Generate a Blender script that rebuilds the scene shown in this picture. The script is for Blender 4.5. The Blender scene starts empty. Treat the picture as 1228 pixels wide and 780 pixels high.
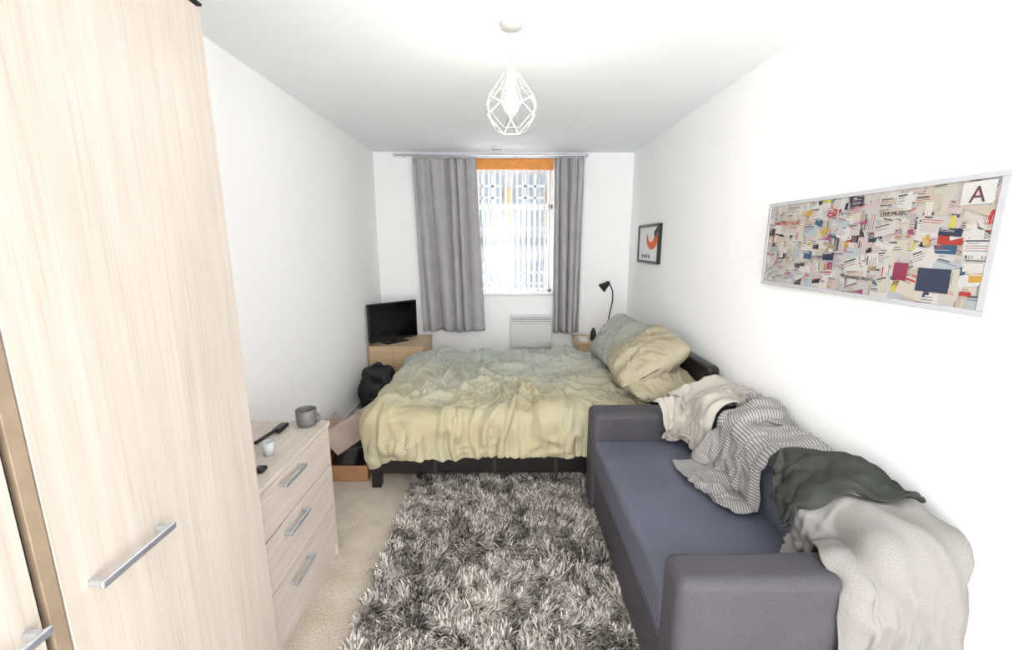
import bpy, bmesh, math, random
import numpy as np
from mathutils import Vector, Matrix
random.seed(3); rng=np.random.default_rng(5)
S=bpy.context.scene
COL=S.collection
XL,XR,YB,ZC=-1.334,1.30,4.53,2.40

# ------------------------------------------------------------ materials
def s2l(c):
    return tuple(((v/255.0)/12.92 if v/255.0<=0.04045 else ((v/255.0+0.055)/1.055)**2.4) for v in c)
class MB:
    def __init__(s,name,rough=0.5,metal=0.0,spec=0.5):
        s.m=bpy.data.materials.new(name); s.m.use_nodes=True
        s.nt=s.m.node_tree; s.n=s.nt.nodes; s.l=s.nt.links
        s.b=s.n['Principled BSDF']; s.b.inputs['Roughness'].default_value=rough
        s.b.inputs['Metallic'].default_value=metal
        s.b.inputs['Specular IOR Level'].default_value=spec
        s.tc=s.n.new('ShaderNodeTexCoord')
    def mapping(s,scale,src='Object',rot=(0,0,0)):
        mp=s.n.new('ShaderNodeMapping'); mp.inputs['Scale'].default_value=scale
        mp.inputs['Rotation'].default_value=rot
        s.l.new(s.tc.outputs[src],mp.inputs[0]); return mp.outputs[0]
    def noise(s,vec,scale,detail=4,dist=0,rough=0.5):
        t=s.n.new('ShaderNodeTexNoise'); t.inputs['Scale'].default_value=scale
        t.inputs['Detail'].default_value=detail; t.inputs['Distortion'].default_value=dist
        t.inputs['Roughness'].default_value=rough
        s.l.new(vec,t.inputs['Vector']); return t.outputs[0]
    def ramp(s,fac,stops):
        r=s.n.new('ShaderNodeValToRGB'); e=r.color_ramp.elements
        while len(e)<len(stops): e.new(0.5)
        for i,(p,c) in enumerate(stops):
            e[i].position=p; e[i].color=(*s2l(c),1)
        s.l.new(fac,r.inputs[0]); return r.outputs[0]
    def mix(s,a,b,fac,mode='MIX'):
        x=s.n.new('ShaderNodeMix'); x.data_type='RGBA'; x.blend_type=mode
        if isinstance(fac,(int,float)): x.inputs[0].default_value=fac
        else: s.l.new(fac,x.inputs[0])
        for k,v in ((6,a),(7,b)):
            if isinstance(v,tuple): x.inputs[k].default_value=(*s2l(v),1)
            else: s.l.new(v,x.inputs[k])
        return x.outputs[2]
    def color(s,c):
        if isinstance(c,tuple): s.b.inputs['Base Color'].default_value=(*s2l(c),1)
        else: s.l.new(c,s.b.inputs['Base Color'])
    def bump(s,h,strength=0.3,dist=0.01):
        b=s.n.new('ShaderNodeBump'); b.inputs['Strength'].default_value=strength
        b.inputs['Distance'].default_value=dist
        s.l.new(h,b.inputs['Height']); s.l.new(b.outputs[0],s.b.inputs['Normal'])
def simple(name,c,rough=0.5,metal=0,var=0.06,scale=20,bump=0,spec=0.5):
    m=MB(name,rough,metal,spec); v=m.mapping((1,1,1)); n=m.noise(v,scale,4)
    lo=tuple(x*(1-var) for x in c); hi=tuple(min(255,x*(1+var)) for x in c)
    m.color(m.ramp(n,[(0.3,lo),(0.7,hi)]))
    if bump: m.bump(n,bump,0.005)
    return m.m
def wood(name,axis,cs,st_amt=.4):
    m=MB(name,0.42,0,0.35)
    sc=[7,7,7]; sc[axis]=0.45
    v=m.mapping(tuple(sc)); n=m.noise(v,1.3,5,2.2,0.55)
    base=m.ramp(n,[(0.30,cs[0]),(0.5,cs[1]),(0.66,cs[2])])
    sc2=[150,150,150]; sc2[axis]=3.0
    v2=m.mapping(tuple(sc2)); n2=m.noise(v2,1.0,3)
    st=m.ramp(n2,[(0.32,(214,205,196)),(0.5,(255,255,255))])
    m.color(m.mix(base,st,st_amt,'MULTIPLY')); m.bump(n2,0.08,0.0015)
    return m.m
M_woodZ=wood('pale_birch_vertical',2,[(180,169,158),(188,178,168),(194,185,176)],.35)
M_woodY=wood('pale_birch_horizontal',1,[(190,178,167),(199,188,178),(205,195,186)],.3)
M_oak=wood('oak_veneer',0,[(192,162,126),(206,178,142),(216,192,158)])
M_edge=simple('wood_edge_band',(140,122,102),0.5)
M_wall=simple('white_wall_paint',(252,252,252),0.85,var=0.004,scale=3,spec=0.2)
M_ceil=simple('ceiling_paint',(249,253,255),0.9,var=0.002,scale=3,spec=0.1)
M_trim=simple('white_gloss_trim',(232,230,229),0.4,var=0.01)
M_white=simple('white_plastic',(222,222,222),0.4,var=0.01)
M_black=simple('black_plastic',(13,13,15),0.35,var=0.1)
M_dark=simple('dark_gap',(18,15,13),0.8)
M_chrome=simple('brushed_metal',(205,210,218),0.3,0.85,var=0.03,scale=60)
m=MB('beige_carpet',0.95,0,0.1); v=m.mapping((1,1,1)); n=m.noise(v,160,5); n2=m.noise(v,9,3)
c=m.mix(m.ramp(n,[(0.3,(170,160,147)),(0.7,(218,210,199))]),m.ramp(n2,[(0.3,(228,222,212)),(0.7,(255,251,246))]),0.8,'MULTIPLY')
m.color(c); m.bump(n,0.7,0.006); M_carpet=m.m
m=MB('black_leather',0.38,0,0.5); v=m.mapping((1,1,1)); n=m.noise(v,180,3)
m.color(m.ramp(n,[(0.3,(17,14,14)),(0.7,(27,23,23))])); m.bump(n,0.2,0.002); M_leather=m.m
def fabric(name,c1,c2,scale=700,rough=0.9,src='Object',wr=0):
    m=MB(name,rough,0,0.2); v=m.mapping((1,1,1),src); n=m.noise(v,scale,2); n2=m.noise(v,6,3)
    c=m.mix(m.ramp(n,[(0.35,c1),(0.65,c2)]),m.ramp(n2,[(0.3,(238,238,238)),(0.7,(255,255,255))]),1.0,'MULTIPLY')
    m.color(c); m.bump(n,0.25,0.002); return m.m
M_sofa=fabric('sofa_fabric_slate',(66,64,69),(79,77,83),420,0.6)
M_seat=fabric('sofa_seat_fabric',(84,86,99),(100,102,117),420,0.42)
M_curt=fabric('grey_curtain_fabric',(168,166,167),(184,182,183),300)
M_pillow=fabric('pillow_sage',(152,153,144),(172,172,164),260)
M_pillow2=fabric('pillow_sand',(166,156,132),(184,174,150),260)
M_mug=simple('grey_stoneware',(104,102,102),0.45,var=0.05)
M_card=simple('cardboard',(156,114,80),0.85,var=0.08,scale=14)
M_card2=simple('cardboard_pale',(192,170,156),0.85,var=0.05,scale=10)
M_orange=simple('orange_headrail',(232,150,62),0.5,var=0.05)

# ------------------------------------------------------------ geometry helpers
def empty(name):
    e=bpy.data.objects.new(name,None); COL.objects.link(e); return e
def finish(name,me,mat,parent=None,smooth=True):
    o=bpy.data.objects.new(name,me); COL.objects.link(o)
    if mat is not None:
        if isinstance(mat,(list,tuple)):
            for k in mat: me.materials.append(k)
        else: me.materials.append(mat)
    if smooth:
        for p in me.polygons: p.use_smooth=True
    if parent: o.parent=parent
    return o
def box(name,x0,x1,y0,y1,z0,z1,mat,parent=None,bev=0.0,seg=3):
    bm=bmesh.new(); bmesh.ops.create_cube(bm,size=1)
    for v in bm.verts:
        v.co=Vector(((x0+x1)/2+v.co.x*(x1-x0),(y0+y1)/2+v.co.y*(y1-y0),(z0+z1)/2+v.co.z*(z1-z0)))
    if bev>0: bmesh.ops.bevel(bm,geom=bm.edges[:]+bm.verts[:],offset=bev,segments=seg,profile=0.5,affect='EDGES')
    me=bpy.data.meshes.new(name); bm.to_mesh(me); bm.free()
    o=finish(name,me,mat,parent,smooth=False)
    if bev>0:
        for p in me.polygons: p.use_smooth=True
        w=o.modifiers.new('wn','WEIGHTED_NORMAL'); w.keep_sharp=True
    return o
def mesh(name,vs,fs,mat,parent=None,smooth=False):
    me=bpy.data.meshes.new(name); me.from_pydata([tuple(v) for v in vs],[],fs); me.update()
    return finish(name,me,mat,parent,smooth)
def lathe(name,prof,cx,cy,mat,parent=None,seg=40):
    vs=[];fs=[]
    for r,z in prof:
        for i in range(seg):
            a=2*math.pi*i/seg; vs.append((cx+r*math.cos(a),cy+r*math.sin(a),z))
    for j in range(len(prof)-1):
        for i in range(seg):
            k=(i+1)%seg; fs.append((j*seg+i,j*seg+k,(j+1)*seg+k,(j+1)*seg+i))
    return mesh(name,vs,fs,mat,parent,True)
def tube(name,paths,rad,mat,parent=None,smooth=False,cyclic=False):
    cu=bpy.data.curves.new(name,'CURVE'); cu.dimensions='3D'; cu.bevel_depth=rad; cu.bevel_resolution=3; cu.use_fill_caps=True
    for p in paths:
        sp=cu.splines.new('NURBS' if smooth else 'POLY'); sp.points.add(len(p)-1)
        for q,c in zip(sp.points,p): q.co=(*c,1)
        if smooth: sp.order_u=min(4,len(p)); sp.use_endpoint_u=True; sp.resolution_u=8
        sp.use_cyclic_u=cyclic
    o=bpy.data.objects.new(name,cu); COL.objects.link(o); cu.materials.append(mat)
    if parent: o.parent=parent
    return o
def snoise(P,freq,n=14,seed=0):
    r=np.random.default_rng(seed); out=np.zeros(P.shape[:-1])
    for i in range(n):
        d=r.normal(size=3); d/=np.linalg.norm(d); f=freq*r.uniform(0.5,1.7)
        out+=np.sin(P@(d*f)+r.uniform(0,6.28))/n**0.5
    return out
def snoise2(P,freq,n=14,seed=0):
    r=np.random.default_rng(seed); out=np.zeros(P.shape[:-1])
    for i in range(n):
        a=r.uniform(0,6.283); f=freq*r.uniform(0.6,1.5)
        out+=np.sin(P[...,0]*math.cos(a)*f+P[...,1]*math.sin(a)*f+r.uniform(0,6.28))/n**0.5
    return out

# ------------------------------------------------------------ room shell
YN=-1.1
box('floor',XL-.1,XR+.1,YN,YB+.25,-0.1,0,M_carpet)
box('ceiling',XL-.1,XR+.1,YN,YB+.25,ZC,ZC+.1,M_ceil)
box('wall_left',XL-.1,XL,YN,YB,0,ZC,M_wall)
box('wall_right',XR,XR+.1,YN,YB,0,ZC,M_wall)
WX0,WX1,WZ0,WZ1=-.34,.50,.95,2.345
wb=empty('wall_back')
box('wall_back_left_part',XL-.1,WX0,YB,YB+.25,0,ZC,M_wall,wb)
box('wall_back_right_part',WX1,XR+.1,YB,YB+.25,0,ZC,M_wall,wb)
box('wall_back_below_window',WX0,WX1,YB,YB+.25,0,WZ0,M_wall,wb)
box('wall_back_above_window',WX0,WX1,YB,YB+.25,WZ1,ZC,M_wall,wb)
box('baseboard_left',XL,XL+.015,YN,YB,0,.10,M_trim,None,.003)
box('baseboard_right',XR-.015,XR,YN,YB,0,.10,M_trim,None,.003)
box('baseboard_back',XL+.015,XR-.015,YB-.015,YB,0,.10,M_trim,None,.003)
# window
win=empty('window_1')
yf=YB+.16
for nm,a in (('frame_left',(WX0,WX0+.05,WZ0,WZ1)),('frame_right',(WX1-.05,WX1,WZ0,WZ1)),('frame_bottom',(WX0,WX1,WZ0,WZ0+.06)),('frame_top',(WX0,WX1,WZ1-.06,WZ1)),('transom',(WX0,WX1,1.86,1.91))):
    box(nm,a[0],a[1],yf,yf+.06,a[2],a[3],M_trim,win,.004)
gm=bpy.data.materials.new('window_glass'); gm.use_nodes=True; nt=gm.node_tree; nt.nodes.clear()
o_=nt.nodes.new('ShaderNodeOutputMaterial'); mx=nt.nodes.new('ShaderNodeMixShader'); tr=nt.nodes.new('ShaderNodeBsdfTransparent'); gl=nt.nodes.new('ShaderNodeBsdfGlossy')
mx.inputs[0].default_value=.05; gl.inputs['Roughness'].default_value=.02
nt.links.new(tr.outputs[0],mx.inputs[1]); nt.links.new(gl.outputs[0],mx.inputs[2]); nt.links.new(mx.outputs[0],o_.inputs[0])
box('glass',WX0+.04,WX1-.04,yf+.025,yf+.032,WZ0+.05,WZ1-.05,gm,win)
box('sill',WX0+.002,WX1-.002,YB-.02,yf,WZ0-.002,WZ0+.02,M_trim,win,.004)
# vertical blind
bl=empty('vertical_blind')
box('headrail',WX0+.01,WX1-.01,YB+.03,YB+.10,WZ1-.10,WZ1-.002,M_orange,bl,.004)
m=MB('blind_slat',0.7,0,0.2); v=m.mapping((1,1,1)); n=m.noise(v,90,2); m.color(m.ramp(n,[(.3,(232,232,234)),(.7,(244,244,246))]))
M_slat=m.m
vs=[];fs=[]
ns=14
for i in range(ns):
    cx=WX0+.05+i*(WX1-WX0-.09)/(ns-1); a=math.radians(75); hw=.038
    dx,dy=math.cos(a)*hw,math.sin(a)*hw
    b=len(vs)
    for z in (WZ0+.035,WZ1-.09):
        for t in (-1,0,1):
            vs.append((cx+dx*t+(.004 if t==0 else 0),YB+.065+dy*t*.8,z))
    fs+= [(b,b+1,b+4,b+3),(b+1,b+2,b+5,b+4)]
mesh('slats',vs,fs,M_slat,bl,True)
tube('bead_chain',[[(WX0+.04,YB+.04,WZ0+.045),(WX1-.04,YB+.04,WZ0+.045)]],.002,M_white,bl)
# opposite building
M_render=simple('render_wall',(97,99,101),.9,var=.05,scale=1.5)
M_band=simple('grey_cladding',(56,64,66),.8,var=.06,scale=2)
M_winb=simple('grey_window_panes',(62,72,80),.5,var=.12,scale=1.2)
M_frame2=simple('pale_window_frames',(112,114,116),.7)
M_gold=simple('ochre_panel',(104,84,44),.8)
nb=empty('neighbouring_building')
def many(name,boxes,mat,parent):
    vs=[];fs=[]
    for (x0,x1,y0,y1,z0,z1) in boxes:
        b=len(vs)
        vs+=[(x0,y0,z0),(x1,y0,z0),(x1,y1,z0),(x0,y1,z0),(x0,y0,z1),(x1,y0,z1),(x1,y1,z1),(x0,y1,z1)]
        fs+=[(b,b+3,b+2,b+1),(b+4,b+5,b+6,b+7),(b,b+1,b+5,b+4),(b+1,b+2,b+6,b+5),(b+2,b+3,b+7,b+6),(b+3,b,b+4,b+7)]
    return mesh(name,vs,fs,mat,parent)
box('facade',-7,8,12,13,-8,12,M_render,nb)
bands=[];panes=[];mull=[];rails=[];gold=[]
for r in range(-3,5):
    z=r*2.3-.55
    bands.append((-7,8,11.9,12,z-.3,z-.12))
    for k in range(-6,8):
        x=k*1.15+.25
        panes.append((x,x+.8,11.93,11.99,z+.35,z+1.55))
        if r==1: gold.append((x-.3,x-.08,11.93,11.99,z+.2,z+1.2))
        for q in range(1,3): mull.append((x+.27*q-.03,x+.27*q+.03,11.88,11.95,z+.35,z+1.55))
        for q in range(1,4): mull.append((x,x+.8,11.88,11.95,z+.35+.3*q-.03,z+.35+.3*q+.03))
    for q in range(4): rails.append((-2.2,3.2,11.4,11.43,z+q*.2,z+.035+q*.2))
many('floor_bands',bands,M_band,nb); many('panes',panes,M_winb,nb); many('mullions',mull,M_frame2,nb); many('balcony_rails',rails,M_band,nb); many('ochre_panels',gold,M_gold,nb)
# curtains
def curtain(name,xt0,xt1,xb0,xb1,y,z0,z1,folds,seed):
    nu,nv=160,50; vs=[];fs=[]
    r=random.Random(seed); ph=[r.uniform(0,6.28) for _ in range(6)]
    for j in range(nv):
        t=j/(nv-1); z=z1+(z0-z1)*t
        a0=xt0+(xb0-xt0)*t; a1=xt1+(xb1-xt1)*t
        for i in range(nu):
            u=i/(nu-1)
            w=u+.05*math.sin(6.28*1.1*u+ph[0]+t*.9)+.02*math.sin(6.28*2.3*u+ph[4])
            amp=.020+.018*t+.014*math.sin(5*u+ph[1]+t)
            yy=y+amp*math.sin(6.28*folds*w+ph[2])+.014*math.sin(6.28*folds*.45*w+ph[3]+1.5*t)
            yy+=.006*(1-t)**3*math.sin(6.28*folds*2.5*u+ph[5])
            xx=a0+(a1-a0)*u+.008*math.sin(6.28*folds*w*1.0+ph[2]+1.4)
            vs.append((xx,yy,z+.008*math.sin(9*u+ph[1])*t))
    for j in range(nv-1):
        for i in range(nu-1):
            k=j*nu+i; fs.append((k,k+1,k+nu+1,k+nu))
    o=mesh(name,vs,fs,M_curt,None,True)
    s=o.modifiers.new('s','SOLIDIFY'); s.thickness=.003
    return o
curtain('curtain',-.93,-.30,-.885,-.235,YB-.105,.585,2.325,5.2,1)
curtain('curtain',.475,.785,.502,.765,YB-.105,.565,2.325,4.4,2)
rail=empty('curtain_rail')
tube('pole',[[(-1.09,YB-.10,2.352),(.80,YB-.10,2.352)]],.010,M_chrome,rail)
for x in (-1.09,.80): lathe('finial',[(0.001,2.337),(.014,2.341),(.018,2.352),(.014,2.363),(.001,2.367)],x,YB-.10,M_chrome,rail,16)
for x in (-1.02,.10,.77): tube('bracket',[[(x,YB-.10,2.352),(x,YB-.003,2.352)]],.008,M_chrome,rail)
# heater
ht=empty('panel_heater')
M_vent=simple('vent_grey',(140,140,142)); M_vent2=simple('vent_grey_light',(180,180,180))
box('body',.045,.488,YB-.07,YB-.012,.395,.745,M_white,ht,.008)
for i in range(3): box('top_vent',.06,.475,YB-.074,YB-.069,.715-i*.018,.722-i*.018,M_vent,ht)
box('panel_line',.06,.475,YB-.073,YB-.069,.655,.659,M_vent2,ht)
box('control_box',.44,.48,YB-.08,YB-.068,.42,.46,M_white,ht,.003)
# smoke alarm
sa=empty('smoke_alarm')
lathe('alarm_body',[(.001,ZC-.045),(.028,ZC-.045),(.034,ZC-.036),(.05,ZC-.03),(.055,ZC-.012),(.055,ZC)],-.085,4.27,M_white,sa)
lathe('alarm_grille',[(.036,ZC-.037),(.041,ZC-.036),(.041,ZC-.031),(.036,ZC-.03)],-.085,4.27,M_dark,sa)
# pendant lamp
pl=empty('pendant_lamp'); px,py=.025,1.975
lathe('ceiling_rose',[(.001,ZC-.03),(.02,ZC-.03),(.045,ZC-.018),(.05,ZC-.004),(.05,ZC)],px,py,simple('rose_plastic',(196,194,190),.4,var=.01),pl)
tube('cord',[[(px,py,ZC-.02),(px,py,2.22)]],.0035,M_vent2,pl)
lathe('lamp_holder',[(.001,2.235),(.016,2.235),(.02,2.21),(.02,2.165),(.001,2.163)],px,py,M_white,pl,20)
def ring(r,z,n,off): return [(px+r*math.cos(off+6.2832*i/n),py+r*math.sin(off+6.2832*i/n),z) for i in range(n)]
A=ring(.03,2.212,6,0);B=ring(.095,2.125,6,0);C=ring(.122,2.06,6,math.pi/6);D=ring(.066,1.98,6,0)
ed=[]
for i in range(6):
    j=(i+1)%6
    ed+=[[A[i],A[j]],[A[i],B[i]],[B[i],C[i]],[B[j],C[i]],[B[i],B[j]],[C[i],D[i]],[C[i],D[j]],[D[i],D[j]]]
M_wire=simple('white_wire',(168,164,158),.4,.1)
tube('wire_shade',ed,.0017,M_wire,pl)
bm_=bpy.data.materials.new('lit_bulb'); bm_.use_nodes=True; bb=bm_.node_tree.nodes['Principled BSDF']
bb.inputs['Emission Color'].default_value=(1,.93,.82,1); bb.inputs['Emission Strength'].default_value=34
lathe('bulb',[(.013,2.165),(.014,2.15),(.022,2.13),(.031,2.105),(.033,2.085),(.028,2.065),(.015,2.052),(.001,2.048)],px,py,bm_,pl,24)

# ------------------------------------------------------------ wardrobes
def handle(name,x,y0,y1,z,parent,r=.007):
    box(name,x+.026,x+.034,y0,y1,z-.008,z+.008,M_chrome,parent,.0035)
    for yy in (y0+.006,y1-.018): box(name+'_post',x,x+.03,yy,yy+.012,z-.006,z+.006,M_chrome,parent,.002)
FX=-.755
w1=empty('wardrobe')
box('carcass',XL+.02,FX-.02,.608,1.19,.0,2.075,M_woodZ,w1,.002)
box('edge_post',FX-.02,FX,.608,.631,.0,2.075,M_edge,w1,.001)
box('door',FX-.018,FX,.634,1.19,.06,2.07,M_woodZ,w1,.002)
box('cornice',XL+.02,FX+.004,.606,1.193,2.076,2.082,M_dark,w1)
handle('door_handle',FX,.668,.842,.897,w1)
w2=empty('wardrobe')
box('carcass',XL+.02,FX-.02,-.10,.597,.0,2.075,M_woodZ,w2,.002)
box('shadow_gap_strip',XL+.03,FX-.012,.598,.607,.0,2.07,M_dark,w2)
box('door',FX-.018,FX,-.09,.597,.06,2.07,M_woodZ,w2,.002)
handle('door_handle',FX,.40,.585,.897,w2)

# ------------------------------------------------------------ chest of drawers
ch=empty('chest_of_drawers'); CX=-.83
box('carcass',XL+.02,CX-.02,1.205,1.868,.0,.668,M_woodY,ch,.002)
box('top',XL+.02,CX+.006,1.20,1.873,.670,.69,M_woodY,ch,.003)
box('plinth',CX-.03,CX-.012,1.205,1.868,0,.05,M_woodY,ch)
box('side_edge',CX-.02,CX-.001,1.85,1.868,0,.668,M_woodY,ch,.001)
for k,(a,b) in enumerate(((.483,.663),(.272,.477),(.058,.266))):
    box('drawer_%d'%(k+1),CX-.018,CX,1.21,1.848,a,b,M_woodY,ch,.003)
for k,z in enumerate((.634,.438,.225)): handle('drawer_%d_handle'%(k+1),CX,1.41,1.575,z,ch)
# mug
mg=empty('coffee_mug'); mx_,my_=-.905,1.825; z0=.6905
lathe('cup',[(.001,z0),(.036,z0),(.041,z0+.006),(.044,z0+.03),(.044,z0+.074),(.042,z0+.076),(.040,z0+.073),(.039,z0+.03),(.034,z0+.01),(.001,z0+.008)],mx_,my_,M_mug,mg)
tube('mug_handle',[[(mx_+.04,my_-.01,z0+.062),(mx_+.062,my_-.018,z0+.064),(mx_+.074,my_-.02,z0+.044),(mx_+.062,my_-.018,z0+.022),(mx_+.040,my_-.01,z0+.02)]],.005,M_mug,mg,True)
hb=empty('hair_brush')
tube('brush_handle',[[(-1.02,1.62,z0+.012),(-1.01,1.68,z0+.014),(-1.0,1.73,z0+.014)]],.008,M_black,hb,True)
box('brush_head',-1.015,-.975,1.725,1.81,z0+.004,z0+.022,M_black,hb,.009)
bt=empty('spray_bottle')
lathe('bottle',[(.001,z0),(.016,z0),(.018,z0+.01),(.018,z0+.06),(.01,z0+.072),(.01,z0+.085),(.001,z0+.085)],-.955,1.47,M_white,bt,24)
lathe('cap',[(.0115,z0+.085),(.0115,z0+.10),(.001,z0+.101)],-.955,1.47,M_black,bt,20)
bt=empty('glass_tumbler')
lathe('glass',[(.001,z0),(.018,z0),(.021,z0+.055),(.019,z0+.055),(.016,z0+.006),(.001,z0+.006)],-.925,1.545,simple('pale_glass',(190,194,194),.1),bt,24)
box('earbud_case',-.905,-.87,1.40,1.44,z0,z0+.018,M_black,None,.008)

# ------------------------------------------------------------ TV corner
cab=empty('corner_cabinet')
box('body',XL+.02,-.80,3.95,YB-.04,0,.515,M_oak,cab,.002)
box('top',XL+.018,-.79,3.94,YB-.04,.515,.535,M_oak,cab,.003)
box('door_left',XL+.04,-1.075,3.938,3.95,.04,.505,M_oak,cab,.002)
box('door_right',-1.07,-.81,3.938,3.95,.04,.505,M_oak,cab,.002)
tv=empty('television')
a=Vector((-1.29,3.95,0)); b=Vector((-.92,4.33,0)); d=(b-a).normalized(); nrm=Vector((d.y,-d.x,0))
def obox(name,o,d,n,l0,l1,t0,t1,z0,z1,mat,parent,bev=.003):
    ob=box(name,l0,l1,t0,t1,z0,z1,mat,parent,bev)
    M=Matrix(((d.x,-n.x*1,0,o.x),(d.y,-n.y,0,o.y),(0,0,1,0),(0,0,0,1)))
    ob.data.transform(M); return ob
L=(b-a).length
obox('bezel',a,d,nrm,0,L,0,.035,.56,.935,M_black,tv)
obox('screen',a,d,nrm,.012,L-.012,-.002,.002,.577,.923,simple('dark_screen',(9,10,13),.12,var=.1),tv,.0005)
obox('stand_neck',a,d,nrm,L/2-.03,L/2+.03,.01,.03,.54,.57,M_black,tv)
obox('stand_base',a,d,nrm,L/2-.12,L/2+.12,-.05,.09,.536,.547,M_black,tv)
# backpack
bp=empty('backpack')
def blob(name,c,h,pw,mat,parent,amp=.01,fr=25,seed=1,nu=64,nv=40):
    vs=[];fs=[]
    for j in range(nv+1):
        ph=-math.pi/2+math.pi*j/nv
        for i in range(nu):
            th=2*math.pi*i/nu
            f=lambda x:math.copysign(abs(x)**pw,x)
            vs.append((f(math.cos(ph))*f(math.cos(th)),f(math.cos(ph))*f(math.sin(th)),f(math.sin(ph))))
    P=np.array(vs); N=P/np.linalg.norm(P,axis=1,keepdims=True)
    P=P*np.array(h); P[:,0]*=1-.25*(P[:,2]/h[2])*.8
    P+=N*(amp*(snoise(P,fr,seed=seed)-np.abs(snoise(P,fr*2,seed=seed+1))*.7))[:,None]
    P+=np.array(c)
    for j in range(nv):
        for i in range(nu):
            k=(i+1)%nu; fs.append((j*nu+i,j*nu+k,(j+1)*nu+k,(j+1)*nu+i))
    return mesh(name,P.tolist(),fs,mat,parent,True)
M_bag=simple('black_nylon',(14,14,18),.6,var=.2,scale=40,bump=.3)
blob('bag_body',(-1.12,3.60,.235),(.17,.12,.215),.62,M_bag,bp,.02,24)
blob('front_pocket',(-1.10,3.475,.15),(.12,.05,.12),.6,M_bag,bp,.012,26,5)
tube('grab_handle',[[(-1.16,3.6,.43),(-1.15,3.6,.49),(-1.09,3.6,.49),(-1.08,3.6,.43)]],.009,M_bag,bp,True)
tube('strap',[[(-1.01,3.5,.40),(-.94,3.46,.30),(-.95,3.46,.12),(-1.03,3.5,.03)]],.012,M_bag,bp,True)
# cardboard box
cb=empty('cardboard_box')
def quadpanel(name,p,mat,parent,t=.005):
    o=mesh(name,p,[(0,1,2,3)],mat,parent); s=o.modifiers.new('s','SOLIDIFY'); s.thickness=t; s.offset=0; return o
x0,x1,y0,y1,h=-1.20,-.89,2.50,3.05,.11
quadpanel('base',[(x0,y0,.006),(x1,y0,.006),(x1,y1,.006),(x0,y1,.006)],M_card,cb)
quadpanel('front_side',[(x0,y0,.004),(x1,y0,.004),(x1,y0,h),(x0,y0,h)],M_card,cb)
quadpanel('rear_side',[(x0,y1,.004),(x1,y1,.004),(x1,y1,h),(x0,y1,h)],M_card,cb)
quadpanel('left_side',[(x0,y0,.004),(x0,y1,.004),(x0,y1,h),(x0,y0,h)],M_card,cb)
quadpanel('right_side',[(x1,y0,.004),(x1,y1,.004),(x1,y1,h),(x1,y0,h)],M_card,cb)
quadpanel('left_flap',[(x0,y0,h),(x0,y1,h),(x0-.09,y1,h+.14),(x0-.09,y0,h+.14)],M_card2,cb)
quadpanel('rear_flap',[(x0,y1,h),(x1,y1,h),(x1-.02,y1+.12,h+.11),(x0+.02,y1+.12,h+.11)],M_card2,cb)
quadpanel('right_flap',[(x1,y0+.1,h),(x1,y1,h),(x1+.03,y1,h-.1),(x1+.03,y0+.1,h-.1)],M_card2,cb)
quadpanel('loose_panel',[(-1.22,2.62,.26),(-1.06,3.25,.26),(-.95,3.12,.13),(-1.10,2.58,.14)],M_card2,cb)
blob('black_box_filling',(-1.05,2.76,.065),(.12,.2,.05),.8,M_black,cb,.012,40,9,40,24)  # black lump that makes the inside of the box dark

# ------------------------------------------------------------ bedside
ns_=empty('bedside_table')
box('table_top',.70,1.26,4.05,4.45,.52,.54,M_oak,ns_,.003)
box('table_body',.72,1.24,4.07,4.44,.03,.52,M_oak,ns_,.002)
box('drawer_front',.74,1.22,4.055,4.07,.32,.50,M_oak,ns_,.002)
box('door_front',.74,1.22,4.055,4.07,.05,.31,M_oak,ns_,.002)
box('knob',.97,.99,4.03,4.06,.40,.42,M_chrome,ns_,.004)
dl=empty('desk_lamp'); lx,ly=1.02,4.2
lathe('lamp_base',[(.001,.541),(.065,.541),(.065,.553),(.05,.563),(.012,.57),(.001,.57)],lx,ly,M_black,dl)
tube('gooseneck',[[(lx,ly,.56),(lx,ly,.72),(lx+.03,ly,.86),(lx+.05,ly,.98),(lx+.03,ly,1.08),(lx-.01,ly,1.11)]],.0065,M_black,dl,True)
sh=lathe('lamp_head',[(.012,.04),(.022,.03),(.028,0),(.046,-.05),(.048,-.06),(.044,-.058),(.024,-.002),(.001,.01)],0,0,M_black,dl)
sh.matrix_world=Matrix.Translation((lx-.03,ly-.01,1.10))@Matrix.Rotation(math.radians(50),4,'Y')
wbt=empty('water_bottle')
lathe('bottle',[(.001,.541),(.026,.541),(.028,.56),(.028,.63),(.016,.655),(.016,.67),(.001,.672)],.87,4.15,M_black,wbt,24)
box('paperback_book',.73,.82,4.10,4.24,.541,.562,M_white,None,.002)

# ------------------------------------------------------------ bed
bd=empty('double_bed'); BX0,BX1,BY0,BY1=-.84,1.285,2.43,3.86
box('side_rail_near',BX0+.05,BX1-.08,BY0,BY0+.045,.09,.35,M_leather,bd,.012)
box('side_rail_far',BX0+.05,BX1-.08,BY1-.045,BY1,.09,.35,M_leather,bd,.012)
box('footboard',BX0,BX0+.055,BY0-.005,BY1,.10,.475,M_leather,bd,.018)
for y in (BY0-.004,BY1-.06): box('foot_leg',BX0+.002,BX0+.057,y,y+.06,0.0,.15,M_leather,bd,.004)
box('headboard',BX1-.085,BX1,BY0,BY1,.0,.775,M_leather,bd,.03,5)
M_st=simple('pale_stitching',(100,92,86),.8)
for x in (-.45,-.08,.30,.68):
    tube('stitch',[[(x,BY0-.001,.10),(x,BY0-.001,.34)],[(x+.012,BY0-.001,.10),(x+.012,BY0-.001,.34)]],.0012,M_st,bd)
for y in (2.9,3.38): tube('stitch',[[(BX1-.086,y,.4),(BX1-.086,y,.76)]],.0012,M_st,bd)
box('slat_base',BX0+.05,BX1-.08,BY0+.045,BY1-.045,.22,.30,M_dark,bd)
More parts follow.
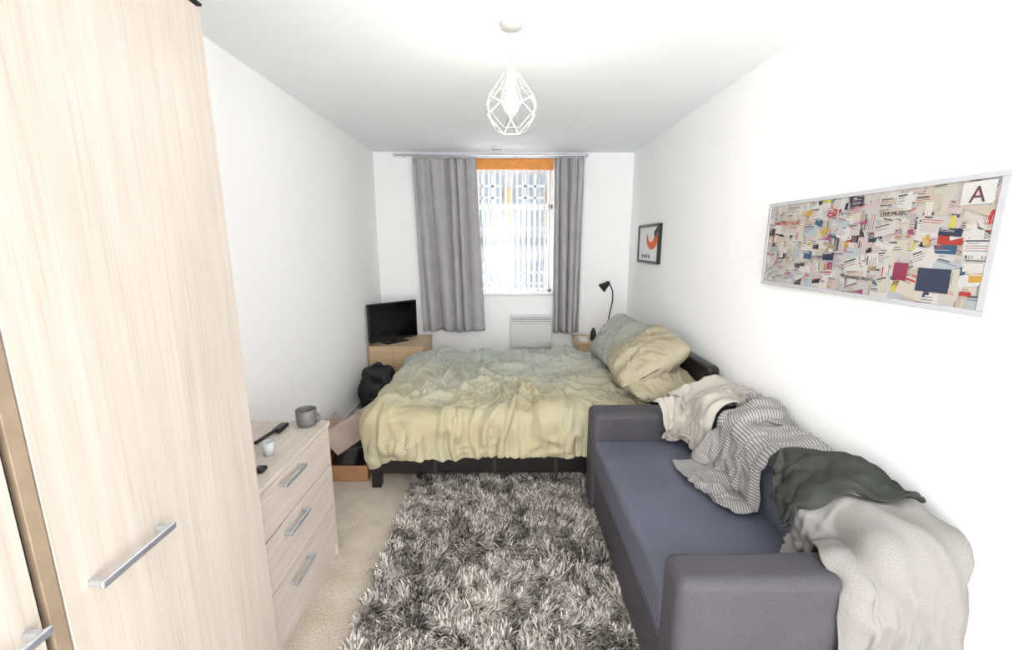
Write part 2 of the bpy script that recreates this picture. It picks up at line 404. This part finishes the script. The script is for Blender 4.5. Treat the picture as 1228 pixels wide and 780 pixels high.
box('mattress',BX0+.06,BX1-.09,BY0+.03,BY1-.03,.30,.475,simple('mattress_ticking',(205,202,194),.9,bump=.2),bd,.04,5)

# ------------------------------------------------------------ PBD cloth
def sd_boxes(P,boxes):
    d=np.full(len(P),1e9)
    for (c,h,r) in boxes:
        q=np.abs(P-np.array(c))-np.array(h)+r
        v=np.linalg.norm(np.maximum(q,0),axis=1)+np.minimum(q.max(axis=1),0)-r
        d=np.minimum(d,v)
    return d
def bx(x0,x1,y0,y1,z0,z1,r): return (((x0+x1)/2,(y0+y1)/2,(z0+z1)/2),((x1-x0)/2,(y1-y0)/2,(z1-z0)/2),r)
HG=.01; HX0,HY0,HN,HM=.3,.5,110,220
HMAP=np.full((HN,HM),-9.0)
def hm_idx(P):
    return np.clip(((P[:,0]-HX0)/HG).astype(int),0,HN-1),np.clip(((P[:,1]-HY0)/HG).astype(int),0,HM-1)
def hm_add(P):
    for ox in (-.006,0,.006):
        for oy in (-.006,0,.006):
            i,j=hm_idx(P+np.array([ox,oy,0])); np.maximum.at(HMAP,(i,j),P[:,2])
def sim(P,nx,ny,mask,dx,dy,mult,sdf,steps=110,iters=9,fr=.5,kb=.25,xmax=None,pin=None,grow=30,hm=0):
    P=P.reshape(-1,3).copy(); V=np.zeros_like(P); idx=np.arange(nx*ny).reshape(nx,ny)
    mk=mask.reshape(-1)
    pinm=pin.reshape(-1) if pin is not None else None
    P00=P.copy()
    groups=[]
    I,J=np.meshgrid(np.arange(nx),np.arange(ny),indexing='ij')
    def add(di,dj,rest,k):
        s=max(abs(di),abs(dj))
        for col in (0,1):
            key=(I//s)%2 if di else (J//s)%2
            ok=(key==col)&(I+di<nx)&(J+dj<ny)&(J+dj>=0)
            a=idx[ok]; b=idx[(I+di)[ok],(J+dj)[ok]]
            g=mk[a]&mk[b]
            if g.any(): groups.append((a[g],b[g],rest,k))
    add(1,0,dx,1.0);add(0,1,dy,1.0)
    dg=math.hypot(dx,dy); add(1,1,dg,.5);add(1,-1,dg,.5)
    add(2,0,2*dx,kb);add(0,2,2*dy,kb)
    dt=1/50.; e=1e-3
    for st in range(steps):
        m_=1+(mult-1)*min(1,st/grow)
        old=P.copy(); V[:,2]-=9.8*dt; V*=.975
        sp=np.linalg.norm(V,axis=1,keepdims=True); V*=np.minimum(1,1.6/np.maximum(sp,1e-6))
        P+=V*dt
        for it in range(iters):
            for a,b,rest,k in groups:
                dd=P[b]-P[a]; l=np.sqrt((dd*dd).sum(1))+1e-9
                cor=(k*.5*(l-rest*m_)/l)[:,None]*dd
                P[a]+=cor; P[b]-=cor
            if it%3==2 or it==iters-1:
                s0=sdf(P); hit=np.where(s0<0)[0]
                if len(hit):
                    Q=P[hit]; g=np.stack([sdf(Q+np.array(o))-s0[hit] for o in ((e,0,0),(0,e,0),(0,0,e))],1)
                    g/=np.linalg.norm(g,axis=1,keepdims=True)+1e-9
                    Q=Q-g*s0[hit][:,None]
                    disp=Q-old[hit]; dn=(disp*g).sum(1,keepdims=True)*g; tn=disp-dn
                    P[hit]=Q-tn*fr*(1 if it==iters-1 else .3)
                P[:,2]=np.maximum(P[:,2],.012)
                if hm:
                    i,j=hm_idx(P); Hh=HMAP[i,j]+hm
                    w=(P[:,2]<Hh)&(P[:,2]>Hh-.12)
                    P[w,2]=Hh[w]
                    if it==iters-1: P[w,:2]-=(P[w,:2]-old[w,:2])*fr
                if xmax: P[:,0]=np.minimum(P[:,0],xmax)
                if pinm is not None: P[pinm,:2]=P00[pinm,:2]
        V=(P-old)/dt
    return P
def gnormals(P,nx,ny,sm=2):
    G=P.reshape(nx,ny,3)
    for _ in range(sm):
        Gp=np.pad(G,((1,1),(1,1),(0,0)),'edge'); G=(Gp[:-2,1:-1]+Gp[2:,1:-1]+Gp[1:-1,:-2]+Gp[1:-1,2:]+G*2)/6
    a=np.gradient(G,axis=0); b=np.gradient(G,axis=1); n=np.cross(a,b)
    n/=np.linalg.norm(n,axis=-1,keepdims=True)+1e-9
    n=n*np.sign(n[...,2:3].mean()); return n.reshape(-1,3)
def crease(P,nx,ny,W,H,amp,freq,seed,n=None):
    U=np.linspace(0,W,nx)[:,None]*np.ones((1,ny)); Vv=np.linspace(0,H,ny)[None,:]*np.ones((nx,1))
    Q=np.stack([U,Vv],-1).reshape(-1,2)
    wp=np.stack([snoise2(Q,freq*.35,seed=seed+1),snoise2(Q,freq*.35,seed=seed+2)],-1)*(1.3/freq)
    q=Q+wp
    a=snoise2(q*np.array([1,.4]),freq,6,seed+3); b=snoise2(q*np.array([.4,1]),freq,6,seed+4)
    gate=np.clip(.5+.8*snoise2(Q,freq*.25,seed=seed+5),0,1); g2=np.clip(.75+.5*snoise2(Q,freq*.3,seed=seed+6),.15,1.2)
    h=((1-np.minimum(1,np.abs(a)))**1.3*gate+(1-np.minimum(1,np.abs(b)))**1.3*(1-gate))*g2
    if n is None: n=gnormals(P,nx,ny)
    return P+n*(amp*h)[:,None]
def cloth_obj(name,P,nx,ny,mask,mat,thick,W,H,sub=1):
    mk=mask.reshape(-1); mp=-np.ones(nx*ny,int); mp[mk]=np.arange(mk.sum())
    fs=[]
    idx=np.arange(nx*ny).reshape(nx,ny)
    for i in range(nx-1):
        for j in range(ny-1):
            q=(idx[i,j],idx[i+1,j],idx[i+1,j+1],idx[i,j+1])
            if all(mk[k] for k in q): fs.append(tuple(int(mp[k]) for k in q))
    me=bpy.data.meshes.new(name); me.from_pydata(P[mk].tolist(),[],fs); me.update()
    uv=me.uv_layers.new(name='UVMap'); inv=np.where(mk)[0]
    for lp in me.loops:
        k=inv[lp.vertex_index]; uv.data[lp.index].uv=((k//ny)/(nx-1)*W,(k%ny)/(ny-1)*H)
    bm=bmesh.new(); bm.from_mesh(me); loose=[v for v in bm.verts if not v.link_faces]
    bmesh.ops.delete(bm,geom=loose,context='VERTS'); bm.to_mesh(me); bm.free()
    o=finish(name,me,mat,None,True)
    s=o.modifiers.new('s','SOLIDIFY'); s.thickness=thick; s.offset=0
    if sub:
        u=o.modifiers.new('u','SUBSURF'); u.levels=sub; u.render_levels=sub
    return o
# duvet
m=MB('duvet_waffle',0.9,0,.15)
mp=m.mapping((1,1,1),'UV')
ck=m.n.new('ShaderNodeTexChecker'); ck.inputs['Scale'].default_value=150; m.l.new(mp,ck.inputs['Vector'])
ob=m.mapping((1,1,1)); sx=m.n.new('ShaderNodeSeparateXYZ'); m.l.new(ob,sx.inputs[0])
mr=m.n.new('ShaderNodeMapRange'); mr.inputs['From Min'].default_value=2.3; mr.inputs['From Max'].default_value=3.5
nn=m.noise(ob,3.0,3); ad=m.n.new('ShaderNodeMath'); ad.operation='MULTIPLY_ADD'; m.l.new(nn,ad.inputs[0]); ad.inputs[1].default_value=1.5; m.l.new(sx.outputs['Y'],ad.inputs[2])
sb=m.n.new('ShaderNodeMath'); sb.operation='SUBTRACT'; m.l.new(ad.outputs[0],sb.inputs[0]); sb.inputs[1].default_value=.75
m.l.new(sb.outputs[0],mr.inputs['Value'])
base=m.mix((180,170,138),(176,180,170),mr.outputs[0])  # near side painted yellower: warm light put into the duvet colour
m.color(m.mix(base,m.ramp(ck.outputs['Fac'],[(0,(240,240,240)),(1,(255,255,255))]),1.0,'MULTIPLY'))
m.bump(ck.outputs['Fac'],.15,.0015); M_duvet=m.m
X0,X1,Y0,Y1=-.862,.90,2.275,3.885
nx,ny=180,164; gx=np.linspace(X0,X1,nx); gy=np.linspace(Y0,Y1,ny)
G=np.stack(np.meshgrid(gx,gy,indexing='ij'),-1); P=np.zeros((nx,ny,3)); P[...,:2]=G; P[...,2]=.575
P[...,2]+=.020*snoise(P,24,seed=3)+.012*snoise(P,55,seed=4)
bedc=[bx(BX0+.01,BX1-.09,BY0-.005,BY1+.005,.05,.475,.05)]
def bedsdf(Q):
    return sd_boxes(Q,bedc)-(.016+.014*snoise(Q*np.array([1,1,.3]),12,seed=8))
full=np.ones((nx,ny),bool)
pin=np.zeros((nx,ny),bool); pin[-1,:]=True; pin[:,-1]=True
P=sim(P,nx,ny,full,(X1-X0)/(nx-1),(Y1-Y0)/(ny-1),1.18,bedsdf,steps=85,iters=8,fr=.92,kb=.08,pin=pin,grow=45)
n0=gnormals(P,nx,ny,6)
P=crease(P,nx,ny,X1-X0,Y1-Y0,.066,21,300,n0)
P=crease(P,nx,ny,X1-X0,Y1-Y0,.038,40,400,n0)
P=crease(P,nx,ny,X1-X0,Y1-Y0,.014,80,500,n0)
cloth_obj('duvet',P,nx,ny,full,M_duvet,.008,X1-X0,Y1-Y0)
# pillows
def pillow(name,c,L,W,T,lean,yaw,mat,seed):
    n=84; vs=[];fs=[]
    for side in (1,-1):
        for i in range(n):
            for j in range(n):
                u=-1+2*i/(n-1); w=-1+2*j/(n-1)
                e=max(0,(1-abs(u)**2.8))**.5*max(0,(1-abs(w)**2.8))**.5
                rc=1-.09*(abs(u*w))**3
                vs.append((w*W/2*rc*(1-.03*(1-u*u)*w*w),u*L/2*rc*(1-.03*(1-w*w)*u*u),side*(T/2*e+.002)))
    P=np.array(vs)
    edge=np.clip(np.abs(P[:,2])/(T/2),0,1)
    wp=np.stack([snoise2(P,12,seed=seed+7),snoise2(P,12,seed=seed+8),0*P[:,0]],-1)*.04
    q=(P+wp)
    rid=lambda f,s_,sc:(1-np.minimum(1,np.abs(snoise2(q*np.array(sc),f,6,s_))))**1.3
    P[:,2]+=(.008*snoise2(q,18,seed=seed)+.038*rid(30,seed+1,(.5,1.1,1))+.018*rid(60,seed+3,(1.1,.5,1))-.025)*np.sign(P[:,2])*edge**.6
    P[:,2]+=.02*snoise2(P,9,seed=seed+2)
    for s in range(2):
        for i in range(n-1):
            for j in range(n-1):
                k=s*n*n+i*n+j; f=(k,k+1,k+n+1,k+n); fs.append(f if s==0 else f[::-1])
    M=Matrix.Translation(c)@Matrix.Rotation(math.radians(yaw),4,'Z')@Matrix.Rotation(math.radians(-lean),4,'Y')
    me=bpy.data.meshes.new(name); me.from_pydata(P.tolist(),[],fs); me.transform(M)
    bm=bmesh.new(); bm.from_mesh(me); bmesh.ops.remove_doubles(bm,verts=bm.verts,dist=.0042); bmesh.ops.recalc_face_normals(bm,faces=bm.faces); bm.to_mesh(me); bm.free()
    return finish(name,me,mat,None,True)
pillow('pillow',(.97,2.70,.61),.58,.46,.15,6,6,M_pillow2,41)
pillow('pillow',(.95,2.82,.735),.64,.52,.24,36,-4,M_pillow2,11)
pillow('pillow',(.93,3.42,.71),.64,.47,.23,42,5,M_pillow,21)

# ------------------------------------------------------------ sofa
so=empty('sofa_bed')
SY0,SY1=.985,2.30
box('base',.50,1.20,SY0+.02,SY1-.02,.03,.26,M_sofa,so,.012)
box('front_panel',.485,.51,SY0+.12,SY1-.14,.04,.255,M_sofa,so,.01)
box('seat_cushion',.475,1.06,SY0+.125,SY1-.155,.262,.455,M_seat,so,.032,6)
box('backrest',1.03,1.225,SY0+.01,SY1-.01,.20,.70,M_sofa,so,.045,6)
box('back_cushion',1.00,1.06,SY0+.13,SY1-.16,.44,.66,M_seat,so,.025,5)
box('arm_near',.465,1.225,SY0,SY0+.135,.035,.60,M_sofa,so,.034,6)
box('arm_far',.465,1.225,SY1-.165,SY1,.035,.60,M_sofa,so,.034,6)
for y in (SY0+.05,SY1-.09):
    for x in (.52,1.15): box('foot',x,x+.05,y,y+.05,0,.04,M_black,so,.004)
tube('seat_piping',[[(.475,SY0+.14,.30),(.475,SY1-.17,.30)]],.003,M_sofa,so)
sofac=[bx(.46,1.23,SY0,SY0+.14,.0,.60,.035),bx(.46,1.23,SY1-.17,SY1,.0,.60,.035),bx(.47,1.07,SY0,SY1,.0,.458,.03),bx(1.0,1.23,SY0,SY1,.0,.705,.05)]
def gar_mask(nx,ny,W,H,kind):
    U=np.linspace(-W/2,W/2,nx)[:,None]*np.ones((1,ny)); Vv=np.linspace(0,H,ny)[None,:]*np.ones((nx,1))
    if kind=='sheet': return np.ones((nx,ny),bool)
    tw=.25; t=(np.abs(U)<tw)
    lo=H-.21-(np.abs(U)-tw)*.75; hi=H-.0-(np.abs(U)-tw)*.75
    sl=(np.abs(U)>=tw)&(Vv>lo)&(Vv<hi)
    mk=t|sl
    mk&=~((np.abs(U)<.085)&(Vv>H-.05))
    return mk
def garment(name,c,uang,W,H,z,kind,mat,k,mult=1.12,seed=1,thick=.004,d=.0095,steps=95,fr=.6,comp=1.0,amp=.02,lump=.012,freq=38):
    nx=int(W/d);ny=int(H/d); mask=gar_mask(nx,ny,W,H,kind)
    a=math.radians(uang); ud=np.array([math.cos(a),math.sin(a),0]); vd=np.array([-math.sin(a),math.cos(a),0])
    U=np.linspace(-W/2,W/2,nx)[:,None,None]; Vv=np.linspace(-H/2,H/2,ny)[None,:,None]
    P=np.array([c[0],c[1],z])+U*ud*comp+Vv*vd*comp
    P=P+np.zeros((nx,ny,1))
    P[...,2]+=.04*snoise(P,24,seed=seed)+.015*snoise(P,60,seed=seed+1)
    P[...,0]=np.minimum(P[...,0],1.285)
    off=.008+.004*k
    def f(Q): return sd_boxes(Q,sofac)-off-lump*(.6+snoise(Q,22,seed=seed+5))
    P=sim(P,nx,ny,mask,W/(nx-1)*comp,H/(ny-1)*comp,mult/comp,f,steps=steps,iters=8,fr=fr,kb=.05,xmax=1.285,hm=.010)
    n0=gnormals(P,nx,ny,6)
    P=crease(P,nx,ny,W,H,amp,freq,seed+40,n0); P=crease(P,nx,ny,W,H,amp*.45,freq*2.1,seed+60,n0); P[:,0]=np.minimum(P[:,0],1.29)
    hm_add(P[mask.reshape(-1)])
    return cloth_obj(name,P,nx,ny,mask,mat,thick,W,H)
def cl_fabric(name,c1,c2,stripe=None):
    m=MB(name,.92,0,.1); v=m.mapping((1,1,1),'UV'); n=m.noise(v,700,1)
    c=m.ramp(n,[(.35,c1),(.65,c2)])
    if stripe:
        ck=m.n.new('ShaderNodeTexWave'); ck.bands_direction='Y'; ck.inputs['Scale'].default_value=36; m.l.new(v,ck.inputs['Vector'])
        c=m.mix(c,stripe,ck.outputs['Fac'])
    m.color(c); m.bump(n,.15,.001); return m.m
M_cream=cl_fabric('cream_fleece',(172,166,157),(182,176,167))
M_check=cl_fabric('grey_stripe_cotton',(168,166,163),(176,174,171),(112,110,109))
M_char=cl_fabric('charcoal_jersey',(54,56,54),(63,65,62))
M_marl=cl_fabric('grey_marl',(124,121,119),(138,135,132))
M_jack=cl_fabric('black_jacket',(24,24,30),(36,36,44))
garment('black_jacket',(1.235,1.68),90,.30,.12,.76,'sheet',M_jack,0,1.2,7)
garment('cream_hoodie',(1.06,2.08),-75,.90,.60,.84,'hoodie',M_cream,1,1.2,31,thick=.007,comp=.72,amp=.044,lump=.03,fr=.85,freq=30)
garment('striped_shirt',(1.03,1.66),-98,.72,.62,.86,'shirt',M_check,1,1.15,51,comp=.80,fr=.80,amp=.028)
garment('grey_marl_hoodie',(1.10,1.0),70,.90,.64,.88,'hoodie',M_marl,1,1.2,91,thick=.007,comp=.70,fr=.82,amp=.048,lump=.010,freq=32)
garment('charcoal_tshirt',(1.06,1.29),80,.30,.44,.88,'sheet',M_char,1,1.25,71,fr=.8,amp=.026)

# ------------------------------------------------------------ shag rug
RX0,RX1,RY0,RY1=-.59,.49,.82,2.56
rg=empty('shaggy_rug')
M_rb=simple('rug_backing',(84,80,78),.95)
box('backing',RX0+.01,RX1-.01,RY0+.01,RY1-.01,.001,.012,M_rb,rg,.003)
N=60000
bx_=rng.uniform(RX0,RX1,N); by_=rng.uniform(RY0,RY1,N); PB=np.stack([bx_,by_,np.zeros(N)],1)
ang=snoise(PB,26,seed=101)*2.2+snoise(PB,70,seed=102)*1.3+rng.normal(0,.6,N)
ln=rng.uniform(.038,.060,N); leanv=np.clip(.55+.25*snoise(PB,30,seed=103)+rng.normal(0,.15,N),.05,1.1)
dirv=np.stack([np.cos(ang),np.sin(ang),np.zeros(N)],1)
wv=np.stack([-np.sin(ang),np.cos(ang),np.zeros(N)],1)
rings=[]
for t,wd in ((0,.0032),(.4,.0036),(.75,.003),(1,.0012)):
    el=leanv*t*1.35
    pos=PB+dirv*(ln*t*np.sin(el*.8))[:,None]; pos[:,2]=.01+ln*t*np.cos(el*.8)*.95
    rings.append(pos-wv*wd); rings.append(pos+wv*wd)
V_=np.stack(rings,1).reshape(-1,3)
F=np.array([[0,1,3,2],[2,3,5,4],[4,5,7,6]]); F_=(np.arange(N)[:,None,None]*8+F[None]).reshape(-1,4)
me=bpy.data.meshes.new('pile'); me.vertices.add(len(V_)); me.vertices.foreach_set('co',V_.ravel())
me.loops.add(F_.size); me.loops.foreach_set('vertex_index',F_.ravel().astype(np.int32))
me.polygons.add(len(F_)); me.polygons.foreach_set('loop_start',(np.arange(len(F_))*4).astype(np.int32)); me.polygons.foreach_set('loop_total',np.full(len(F_),4,np.int32))
me.update(calc_edges=True)
at=me.color_attributes.new('yarn','FLOAT_COLOR','POINT')
tone=np.clip(rng.beta(1.1,1.25,N)+.12*snoise(PB,12,seed=105),0,1)
c0=np.array(s2l((72,67,64)));c1=np.array(s2l((214,206,198)))
cc=c0+(c1-c0)*tone[:,None]; ca=np.ones((N,8,4),np.float32); ca[...,:3]=cc[:,None,:]
at.data.foreach_set('color',ca.ravel())
m=MB('shag_yarn',.9,0,.1); an=m.n.new('ShaderNodeAttribute'); an.attribute_name='yarn'; m.color(an.outputs['Color'])
finish('pile',me,m.m,rg,True)

# ------------------------------------------------------------ wall pictures
def colmat(name):
    m=MB(name,.5,0,.3); an=m.n.new('ShaderNodeAttribute'); an.attribute_name='ink'
    m.color(an.outputs['Color']); return m.m
def flatquads(name,quads,mat,parent):
    vs=[];fs=[];cs=[]
    for pts,c in quads:
        b=len(vs); vs+=pts; fs.append(tuple(range(b,b+len(pts)))); cs+=[(*s2l(c),1)]*len(pts)
    me=bpy.data.meshes.new(name); me.from_pydata(vs,[],fs); me.update()
    at=me.color_attributes.new('ink','FLOAT_COLOR','POINT'); at.data.foreach_set('color',np.array(cs,np.float32).ravel())
    return finish(name,me,mat,parent,False)
M_ink=colmat('printed_ink')
M_pf=simple('white_picture_frame',(186,186,190),.4,var=.01)
pc=empty('framed_collage'); y0p,y1p,z0p,z1p=1.10,2.105,1.305,1.685; fx=XR-.030
box('backing',XR-.022,XR-.001,y0p+.01,y1p-.01,z0p+.01,z1p-.01,M_white,pc)
b_=.016
box('frame_top',fx,XR-.002,y0p,y1p,z1p-b_,z1p,M_pf,pc,.002)
box('frame_bottom',fx,XR-.002,y0p,y1p,z0p,z0p+b_,M_pf,pc,.002)
box('frame_left',fx,XR-.002,y1p-b_,y1p,z0p+b_,z1p-b_,M_pf,pc,.002)
box('frame_right',fx,XR-.002,y0p,y0p+b_*1.4,z0p+b_,z1p-b_,M_pf,pc,.002)
qs=[]; ya,yb,za,zb=y0p+b_*1.4,y1p-b_,z0p+b_,z1p-b_
def wq(x,y,z,w,h,a,c):
    p=[]
    for sx_,sz in ((-1,-1),(1,-1),(1,1),(-1,1)):
        u=sx_*w/2;v=sz*h/2
        yy=y-(u*math.cos(a)-v*math.sin(a)); zz=z+u*math.sin(a)+v*math.cos(a)
        p.append((x,min(max(yy,ya),yb),min(max(zz,za),zb)))
    return (p,c)
def dk(c,f=.78): return tuple(v*f for v in c)
light=[dk(c) for c in [(232,228,222),(240,238,234),(222,208,190),(232,222,206),(220,214,210),(240,236,230),(226,220,206),(226,206,202),(204,212,218),(238,234,228)]]
acc=[dk(c) for c in [(56,62,84),(60,50,56),(200,72,64),(60,100,130),(226,176,70),(176,84,130),(80,76,76),(176,150,110),(230,220,100)]]
R=random.Random(12); xx=XR-.0225
qs.append(wq(xx,(ya+yb)/2,(za+zb)/2,yb-ya,zb-za,0,(180,174,164)))
for i in range(520):
    xx-=.000013
    ac=R.random()<.32
    c=R.choice(acc if ac else light); w=R.uniform(.04,.11); h=R.uniform(.02,.06)
    if ac: w=R.uniform(.015,.075);h=R.uniform(.01,.035)
    y=R.uniform(ya,yb); z=R.uniform(za,zb); a=R.uniform(-.4,.4) if R.random()<.5 else R.choice((0,0,.05,1.57))
    qs.append(wq(xx,y,z,w,h,a,c))
    dark=(84,82,88) if sum(c)>420 else (190,190,188)
    for t in range(R.randint(2,6)):
        ww=w*R.uniform(.25,.8); ox=(ww-w)*.4; oz=h*(.38-.15*t)
        qs.append(wq(xx-.000008,y-(ox*math.cos(a)-oz*math.sin(a)),z+ox*math.sin(a)+oz*math.cos(a),ww,h*(.11 if t==0 else .04),a,dark if R.random()<.8 else (160,60,60)))
flatquads('collage_print',qs,M_ink,pc)
def text(name,s,size,loc,mat,parent):
    cu=bpy.data.curves.new(name,'FONT'); cu.body=s; cu.size=size; cu.extrude=.0003; o=bpy.data.objects.new(name,cu); COL.objects.link(o)
    o.location=loc; o.rotation_euler=(math.radians(90),0,math.radians(-90)); cu.materials.append(mat); o.parent=parent
qx=xx-.0006
flatquads('letter_card',[wq(qx,ya+.05,zb-.035,.085,.06,0,(192,190,188)),wq(qx,ya+.13,za+.07,.10,.07,0,(50,56,76)),wq(qx,ya+.24,za+.09,.05,.055,0,(130,52,76))],M_ink,pc)
text('letter_a','A',.062,(qx-.001,ya+.07,zb-.06),simple('maroon_ink',(88,44,58)),pc)
M_navy=simple('navy_ink',(44,44,62))
text('headline_1','MIKE FILMS',.024,(qx-.001,yb-.10,zb-.09),simple('red_ink',(160,64,54)),pc)
text('headline_2','OPENING NIGHT',.017,(qx-.001,yb-.5,za+.05),M_navy,pc)
text('headline_3','LIVE MUSIC',.02,(qx-.001,yb-.62,zb-.08),M_navy,pc)
text('headline_4','TICKET 0214',.014,(qx-.001,yb-.3,za+.12),M_navy,pc)
ps=empty('framed_print'); a0,a1,c0_,c1_=3.60,4.16,1.325,1.665
box('frame_backing',XR-.02,XR-.001,a0,a1,c0_,c1_,M_black,ps,.002)
for nm,q in (('frame_top',(a0,a1,c1_-.022,c1_)),('frame_bottom',(a0,a1,c0_,c0_+.022)),('frame_left',(a1-.025,a1,c0_,c1_)),('frame_right',(a0,a0+.025,c0_,c1_))):
    box(nm,XR-.03,XR-.018,q[0],q[1],q[2],q[3],M_black,ps,.002)
ya,yb,za,zb=a0+.02,a1-.02,c0_+.018,c1_-.018
qs=[wq(XR-.0215,(ya+yb)/2,(za+zb)/2,yb-ya,zb-za,0,(236,236,236))]
cy,cz=3.78,1.555
out=[];inn=[]
for i in range(17):
    t=math.radians(-190+i*12)
    out.append((cy+.15*math.cos(t),cz+.11*math.sin(t))); inn.append((cy+.03+.09*math.cos(t),cz+.03+.075*math.sin(t)))
for i in range(16):
    qs.append(([(XR-.0225,*out[i]),(XR-.0225,*out[i+1]),(XR-.0225,*inn[i+1]),(XR-.0225,*inn[i])],(226,98,16)))
qs.append(wq(XR-.023,3.68,1.60,.11,.06,.6,(36,32,32)))
for k in range(4): qs.append(wq(XR-.023,4.02-k*.06,1.385,.035,.03,0,(60,60,60)))
flatquads('print',qs,M_ink,ps)

# ------------------------------------------------------------ light & camera
w=bpy.data.worlds.new('world'); S.world=w; w.use_nodes=True
bg=w.node_tree.nodes['Background']; bg.inputs[0].default_value=(.985,.99,1,1); bg.inputs[1].default_value=2.6
cam=bpy.data.cameras.new('camera'); co=bpy.data.objects.new('camera',cam); COL.objects.link(co)
cam.sensor_width=36; cam.lens=36*510/1228; cam.clip_start=.02
co.location=(0,0,1.5); co.rotation_euler=(math.radians(90-10.88),0,math.radians(-.79))
S.camera=co
S.view_settings.view_transform='Standard'; S.view_settings.exposure=1.55; S.view_settings.gamma=1.03
